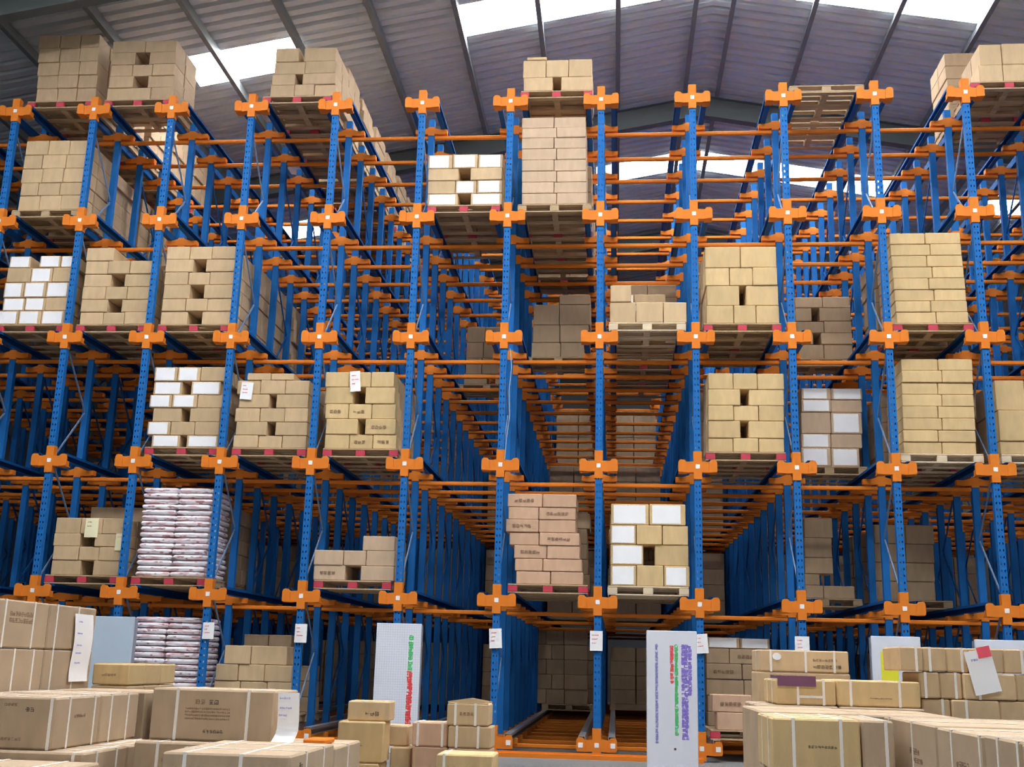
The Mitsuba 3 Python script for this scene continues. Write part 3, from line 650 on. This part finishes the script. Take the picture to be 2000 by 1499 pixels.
k = board(3.93, 4.62, -.28, 1.835, 'white notice board with a yellow panel behind the right-hand cartons')
put('yellow_panel', box(4.05, 4.29, -.286, -.28, .9, 1.62), 'board_yellow', k)
board(5.38, 6.08, -.28, 1.82, 'plain white notice board at the far right of the rack')

# ---------------------------------------------------------------- loose cartons in the foreground
def big(x0, x1, y0, y1, z0, z1, label, tone='big', yaw=0.0, fs=(), ss=(), text=None, rnd=.5, name='strapped_carton', group=None, text_side=None, sw=.026):
    """fs: straps looped over front and top at these fractions of the width; ss: straps looped over the sides and top at these fractions of the depth."""
    cx, cy, z1 = (x0 + x1) / 2, (y0 + y1) / 2, z1 - .0045
    k = put(name, rotz(cbox(x0, x1, y0, y1, z0, z1, .014), yaw, cx, cy), carton_mat(tone, rnd))
    tag(k, label, 'box', group)
    e = .0035
    for q in fs:
        x = x0 + (x1 - x0) * q
        a, b = x - sw / 2, x + sw / 2
        put('strap', rotz(join([box(a, b, y0 - e, y0 + .001, z0, z1 + e), box(a, b, y0, y1, z1 - .001, z1 + e), box(a, b, y1 - .001, y1 + e, z0, z1 + e)]), yaw, cx, cy), 'strap_white', k)
    for q in ss:
        y = y0 + (y1 - y0) * q
        a, b = y - sw / 2, y + sw / 2
        put('strap', rotz(join([box(x0 - e, x0 + .001, a, b, z0, z1 + e), box(x0, x1, a, b, z1 - .001, z1 + e), box(x1 - .001, x1 + e, a, b, z0, z1 + e)]), yaw, cx, cy), 'strap_white', k)
    if not fs and not ss:
        put('tape', rotz(box(x0 + .01, x1 - .01, cy - .025, cy + .025, z1 - .001, z1 + .0012), yaw, cx, cy), carton_mat(tone, .1), k)
    if text:
        for (u, w, h, n, ink, seed) in text:
            r = random.Random(seed)
            xx, zz = x0 + (x1 - x0) * u, z0 + (z1 - z0) * w
            put('print', rotz(join([box(xx + a, xx + b, y0 - .0018, y0 + .001, zz + c, zz + d) for a, b, c, d in glyph_line(n, h, r)]), yaw, cx, cy), ink, k)
    if text_side:
        for (u, w, h, n, ink, seed) in text_side:
            r = random.Random(seed)
            yy, zz = y0 + (y1 - y0) * u, z0 + (z1 - z0) * w
            xs_ = (x1 - .001, x1 + .0018) if cx < .25 else (x0 - .0018, x0 + .001)
            put('print', rotz(join([box(*xs_, yy + a, yy + b, zz + c, zz + d) for a, b, c, d in glyph_line(n, h, r)]), yaw, cx, cy), ink, k)
    return k
# left group
H4 = 0.4475
for r in range(4):
    nm = ['bottom', 'second', 'third', 'top'][r]
    big(-6.4, -5.38, -7.3, -6.27, H4 * r, H4 * (r + 1) - .003, f'near carton in the {nm} row of the tall strapped stack at far left', ss=(.2, .72) if r == 3 else (.45, .8), rnd=.2 + .2 * r,
        text_side=[(.28, .66, .045, 9, 'ink_brown', 1), (.28, .52, .045, 9, 'ink_brown', 2)] if r == 3 else None)
    big(-6.4, -5.38, -6.25, -5.22, H4 * r, H4 * (r + 1) - .003, f'far carton in the {nm} row of the tall strapped stack at far left', ss=(.15, .6), rnd=.7 - .2 * r)
for r in range(3):
    for j in range(3):
        z0, z1 = ((0, .5), (.5, .985), (.985, 1.215))[r]
        big(-5.36, -4.95, -5.2 + j * .44, -4.77 + j * .44, z0, z1 - .003, f'small carton, {["front", "middle", "rear"][j]} one in {["the bottom", "the middle", "the top"][r]} row behind the tall strapped stack', 'yel' if r == 2 else 'tan', rnd=.3 * j,
            text=[(.25, .4, .03, 5, 'ink_brown', 4)] if (r, j) == (2, 0) else None, name='carton')
pallet('wood', -4.68, -8.05, 0, 'wooden pallet under the strapped cartons at lower left', width=1.2)
pallet('wood', -4.68, -7.04, 0, 'rear wooden pallet under the strapped cartons at lower left', width=1.2)
big(-5.22, -4.03, -8.05, -7.2, .14, .53, 'lower strapped carton under the corner carton at left', fs=(.2, .93), ss=(.3, .75), rnd=.1)
big(-5.22, -4.03, -7.18, -6.35, .14, .53, 'lower strapped carton behind the corner carton at left', fs=(.2, .8), ss=(.25, .7), rnd=.6)
big(-5.36, -4.37, -7.93, -7.08, .53, .95, 'large strapped corner carton at left with printed front', fs=(.14, .965), ss=(.30, .86), rnd=.1,
    text=[(.55, .82, .025, 4, 'ink_brown', 5), (.74, .72, .035, 2, 'ink_dark', 6), (.50, .16, .025, 8, 'ink_brown', 7)], text_side=[(.42, .58, .03, 6, 'ink_brown', 8)])
big(-5.36, -4.37, -7.06, -6.25, .53, .955, 'strapped carton behind the corner carton at left', fs=(.2, .8), ss=(.25, .7), rnd=.8)
big(-4.95, -3.86, -9.3, -8.1, .0, .47, 'flat topped strapped carton at the lower left corner', fs=(.3, .75), rnd=.5)
big(-3.72, -2.02, -7.80, -6.85, .0, .33, 'long bottom carton under the centre left cartons', ss=(.5,), rnd=.2)
big(-3.72, -2.90, -7.80, -6.85, .332, .62, 'carton under the left end of the printed strapped carton', fs=(.25,), rnd=.1, text=[(.3, .45, .03, 6, 'ink_brown', 9)])
big(-2.88, -2.02, -7.80, -6.85, .332, .62, 'carton under the right end of the printed strapped carton', ss=(.5,), rnd=.9)
big(-3.69, -2.60, -7.58, -6.95, .62, 1.045, 'large strapped carton with a printed front panel, left of centre', 'big', -2.5, fs=(.21, .79), rnd=.9,
    text=[(.36, .70, .04, 2, 'ink_brown', 10), (.47, .70, .04, 2, 'ink_dark', 11)] + [(.28, .60 - .065 * q, .016, 22, 'ink_brown', 20 + q) for q in range(4)] + [(.44, .15, .026, 6, 'ink_dark', 12)])
big(-3.84, -2.97, -9.25, -8.1, .0, .28, 'bottom carton below the pale topped carton near the lower left', rnd=.1)
big(-2.90, -2.02, -9.12, -7.84, .0, .30, 'bottom carton under the pale topped strapped carton', rnd=.4)
big(-2.95, -2.02, -9.12, -7.84, .30, .655, 'pale topped strapped carton in front, lower left of centre', fs=(.18, .62), ss=(.35, .75), rnd=.9, text_side=[(.2, .7, .04, 2, 'ink_dark', 13)])
big(-4.33, -3.30, -6.02, -5.56, .0, .965, 'tall carton behind the gap between the two large left strapped cartons', rnd=.4)
big(-4.33, -3.30, -5.53, -5.1, .0, .96, 'tall carton farther behind the gap between the two large left strapped cartons', rnd=.7)
big(-5.36, -4.40, -6.02, -5.25, .0, .955, 'tall carton behind the corner carton, in front of the small cartons', rnd=.2)
# middle group
big(-2.68, -2.25, -4.85, -4.4, .0, .25, 'plain carton at the bottom of the small pile beside the gridded board', 'yel', 0, rnd=.4, name='carton')
big(-2.72, -2.22, -4.85, -4.42, .25, .675, 'tall plain carton in the small pile beside the gridded board', 'yel', 2, rnd=.1, text=[(.3, .4, .022, 5, 'ink_brown', 14)], name='carton')
big(-2.65, -2.19, -4.75, -4.35, .675, .885, 'top carton of the small pile beside the gridded board', 'tan', 3, rnd=.9, text=[(.42, .25, .045, 3, 'ink_dark', 15)], name='carton')
big(-2.20, -1.98, -4.5, -4.1, .0, .4, 'low carton behind the tall plain carton', 'tan', 0, rnd=.1, name='carton')
big(-2.38, -2.04, -4.40, -4.02, .4, .62, 'small carton jutting out right of the tall plain carton', 'tan', 0, rnd=.4, name='carton')
big(-2.52, -2.05, -5.5, -5.0, .0, .19, 'low yellowish carton at the bottom edge beside the gridded board', 'yel', 0, rnd=.9, name='carton')
big(-1.93, -1.545, -4.65, -4.25, .0, .425, 'lower left carton of the pile right of the gridded board', 'red', 0, rnd=.1, name='carton')
big(-1.94, -1.55, -4.65, -4.25, .425, .68, 'upper left strapped carton of the pile right of the gridded board', 'red', 0, fs=(.16, .85), rnd=.6, name='carton')
big(-1.53, -1.07, -4.72, -4.3, .0, .425, 'bottom right carton of the pile right of the gridded board', 'red', 0, rnd=.6, name='carton')
big(-1.535, -1.07, -4.72, -4.3, .425, .655, 'strapped carton under the open carton beside the seventh post', 'tan', 0, fs=(.2, .7), rnd=.1, name='carton')
k = big(-1.555, -1.10, -4.72, -4.32, .657, .89, 'small strapped carton with raised flaps beside the seventh post', 'tan', 0, fs=(.2, .68), rnd=.4, name='carton', text=[(.3, .45, .035, 4, 'ink_brown', 16)])
put('flap', join([prism_y([(-1.55, .888), (-1.105, .888), (-1.105, .905), (-1.30, .945), (-1.55, .905)], -4.715, -4.705), prism_y([(-1.55, .888), (-1.105, .888), (-1.105, .90), (-1.33, .935), (-1.55, .90)], -4.335, -4.325)]), 'carton_tan_1', k)
big(-1.52, -.95, -5.6, -5.05, .0, .43, 'front strapped carton at the bottom edge left of the open lane', 'yel', 0, fs=(.14,), rnd=.4, name='carton')
# right group
big(1.52, 2.21, -7.65, -6.65, .0, .53, 'bottom carton under the plain strapped carton on the right', 'big', rnd=.1, fs=(.3, .8))
big(1.52, 2.205, -7.65, -6.65, .53, .955, 'large strapped carton with a small line of print, right of the notice board', 'yel', 0, fs=(.235, .78), ss=(.3, .7), rnd=.1, text=[(.40, .46, .022, 9, 'ink_dark', 17)])
big(2.22, 2.46, -7.65, -6.65, .0, .53, 'narrow bottom carton between the right groups', 'big', rnd=.6)
big(2.22, 2.47, -7.65, -6.65, .53, .955, 'narrow carton between the two large strapped cartons on the right', 'big', 0, fs=(.75,), rnd=.9)
big(1.56, 2.44, -6.6, -5.05, .0, .965, 'tall carton behind the large strapped carton, in front of the purple sheet', 'big', 0, rnd=.9)
big(2.46, 3.30, -6.6, -5.05, .0, .96, 'tall carton in front of the second strapped carton on the right', 'big', 0, rnd=.3)
big(1.72, 2.54, -5.02, -3.85, .0, .978, 'tall carton under the purple topped carton', 'big', 0, ss=(.3, .7), rnd=.9)
big(2.56, 3.40, -5.02, -3.85, .0, .978, 'tall carton under the second strapped carton on the right', 'big', 0, ss=(.3, .7), rnd=.3)
k = big(1.92, 2.53, -4.95, -4.0, .98, 1.235, 'carton with a purple sheet on top and white straps on the right', 'yel', 0, fs=(.37, .80), ss=(.3, .7), rnd=.1)
put('cross_strap', box(2.15, 2.40, -4.9545, -4.948, 1.05, 1.075), 'strap_white', k)
pk = put('purple_sheet', join([box(1.94, 2.33, -4.968, -4.958, 1.165, 1.27), box(1.94, 2.33, -4.968, -4.4, 1.2395, 1.27)]), 'purple_film')
tag(pk, 'dark purple sheet lying on top of a strapped carton on the right', 'plastic sheet')
big(2.545, 3.39, -4.92, -4.0, .98, 1.245, 'wide carton with two broad white straps on the right', 'yel', 0, fs=(.17, .755), rnd=.5, text=[(.4, .3, .012, 16, 'ink_brown', 18)])
for z0, z1, nm in ((0, .66, 'bottom'), (.66, 1.305, 'middle')):
    big(1.90, 2.93, -3.72, -3.0, z0, z1, f'{nm} carton under the carton with a round white sticker', 'tan', rnd=.4)
k = big(1.91, 2.92, -3.72, -3.0, 1.305, 1.555, 'carton with a round white sticker at the back of the right group', 'tan', 0, fs=(.13, .52, .84), ss=(.4,), rnd=.9, text=[(.60, .50, .03, 8, 'ink_brown', 19), (.60, .18, .04, 7, 'ink_dark', 23)])
th = np.linspace(0, 2 * math.pi, 20, endpoint=False)
put('sticker', prism_y([(2.11 + .05 * math.cos(a), 1.475 + .04 * math.sin(a)) for a in th], -3.728, -3.7205), 'paper_white', k)
cols = [(2.585, 3.62), (3.64, 4.70)]
segs = [(-10.9, -10.215), (-10.18, -9.535), (-9.5, -8.455), (-8.42, -6.80)]
for ci, (a, b) in enumerate(cols):
    for si, (y0, y1) in enumerate(segs):
        if ci == 1 and si == 0:
            continue
        w = ['nearest', 'second', 'third', 'farthest'][si]
        side = 'left' if ci == 0 else 'right'
        big(a, b, y0, y1, .0, .53, f'{w} lower carton in the {side} column of the big pile, lower right corner', rnd=.2 * si, ss=(.3, .7))
        big(a, b, y0, y1, .53, .955 + .008 * (si % 2), f'{w} upper strapped carton in the {side} column of the big pile at lower right', 'big', 0, ss=((.04, .62), (.05, .6), (.06, .66), (.42, .88))[si], rnd=.25 * si + .1,
            text_side=[(.3, .42, .05, 5, 'ink_brown', 30 + si), (.25, .28, .04, 7, 'ink_brown', 40 + si)] if si in (2, 3) and ci == 0 else None)
r5 = [(1.35, 1.605, [3.215, 3.46, 3.70, 3.93, 4.27, 4.54, 4.85, 5.2]), (1.08, 1.35, [3.41, 3.62, 3.85, 4.38, 4.8, 5.2]), (.60, 1.08, [3.43, 3.72, 4.2, 4.62, 5.2]), (0, .60, [3.43, 4.0, 4.6, 5.2])]
for ri, (z0, z1, xs) in enumerate(r5):
    for i, (a, b) in enumerate(zip(xs[:-1], xs[1:])):
        w = ['top', 'second', 'third', 'bottom'][ri]
        big(a + .003, b - .003, -4.84 + .02 * ((i + ri) % 3), -4.1, z0, z1 - .004, f'{ORD[i]} carton from left, {w} row of the stack with the red tagged sheet', 'tan' if ri < 3 else 'big', 0, fs=(.3,) if (i + ri) % 2 else (.72,), rnd=.37 * i, name='carton')
k = paper('tagged_sheet', 3.91, 4.18, 1.14, 1.585, -4.87, 'white sheet with a red tag hanging on the cartons at right', 'paper', -12, 'paper_white', 'ink_indigo', 1, 'paper_red')

# hanging delivery sheets of the left group (long paper, curled at the foot)
def long_sheet(x, y0, y1, z0, z1, label, curl, axis):
    n = 12
    v = []
    for s in (0, 1):
        for i in range(n + 1):
            t = i / n
            z = z1 + (z0 - z1) * t
            off = .012 + curl * max(0, t - .7) ** 2 * 10 + .01 * math.sin(5 * t)
            for q in (0, 1):
                w = (y0, y1)[q] + .03 * math.sin(3 * t) * (1 if axis == 'x' else .4)
                v.append([x + off + .0015 * s, w, z] if axis == 'x' else [w, x - off - .0015 * s, z])
    o = 2 * (n + 1)
    f = []
    for i in range(n):
        a = 2 * i
        f += [[a, a + 1, a + 3, a + 2], [o + a, o + a + 2, o + a + 3, o + a + 1]]
    k = put('delivery_sheet', (np.array(v), np.array(f)), 'paper_white', None, True)
    tag(k, label, 'paper')
    return k
def sheet_marks(k, x, ys, zs, axis, seed):
    r = random.Random(seed)
    ms = []
    for z in zs:
        for a, b, c, d in glyph_line(r.randrange(4, 8), .016, r):
            u = ys + a, ys + b
            ms.append(box(x, x + .001, u[0], u[1], z + c, z + d) if axis == 'x' else box(u[0], u[1], x - .001, x, z + c, z + d))
    put('print', join(ms), 'ink_indigo', k)
k = long_sheet(-5.375, -5.75, -5.33, 1.02, 1.71, 'long white printed sheet hanging on the tall strapped stack at left', .02, 'x')
sheet_marks(k, -5.336, -5.70, (1.62, 1.5, 1.38, 1.3, 1.2), 'x', 3)
k = long_sheet(-7.60, -2.585, -2.40, .635, 1.035, 'white printed sheet hanging at the right end of the printed strapped carton', .16, 'y')
sheet_marks(k, -7.633, -2.56, (.98, .90, .84), 'y', 4)
ok = put('orange_scrap', cbox(-2.36, -2.16, -7.55, -7.25, .621, .66, .01), 'rack_orange')
tag(ok, 'flat orange piece lying on a carton behind the hanging sheet', 'scrap')

# a pendant lamp under the roof and a loose cable on a post
lk = numbered('pendant_lamp')
tag(lk, 'pale pendant lamp hanging from the roof behind the upper left racking', 'lamp')
LX, LY, LZ = -6.81, 5.0, 11.75
prof = [(.03, .28), (.06, .26), (.08, .18), (.22, .06), (.30, 0), (.28, 0), (.19, .05), (.06, .16)]
m = 24
v = [[LX + r * math.cos(2 * math.pi * i / m), LY + r * math.sin(2 * math.pi * i / m), LZ + z] for r, z in prof for i in range(m)]
f = [[a * m + i, a * m + (i + 1) % m, (a + 1) * m + (i + 1) % m, (a + 1) * m + i] for a in range(len(prof) - 1) for i in range(m)]
put('shade', (np.array(v), np.array(f)), 'lamp_shade', lk, True)
put('rod', box(LX - .012, LX + .012, LY - .012, LY + .012, LZ + .27, roof_z(LX) - .02), 'steel_grey', lk)
pts = [(-1.43, 6.2), (-1.40, 5.9), (-1.43, 5.5), (-1.41, 5.1), (-1.45, 4.75), (-1.47, 4.4)]
cab = []
for (xa, za), (xb, zb) in zip(pts[:-1], pts[1:]):
    v = np.array([[x + a, -.07 + b, z] for x, z in ((xa, za), (xb, zb)) for a, b in ((-.006, -.006), (.006, -.006), (.006, .006), (-.006, .006))])
    cab.append((v, BF))
ckk = put('loose_cable', join(cab), 'cable_grey')
tag(ckk, 'thin loose cable hanging along the seventh front post below level three', 'cable')
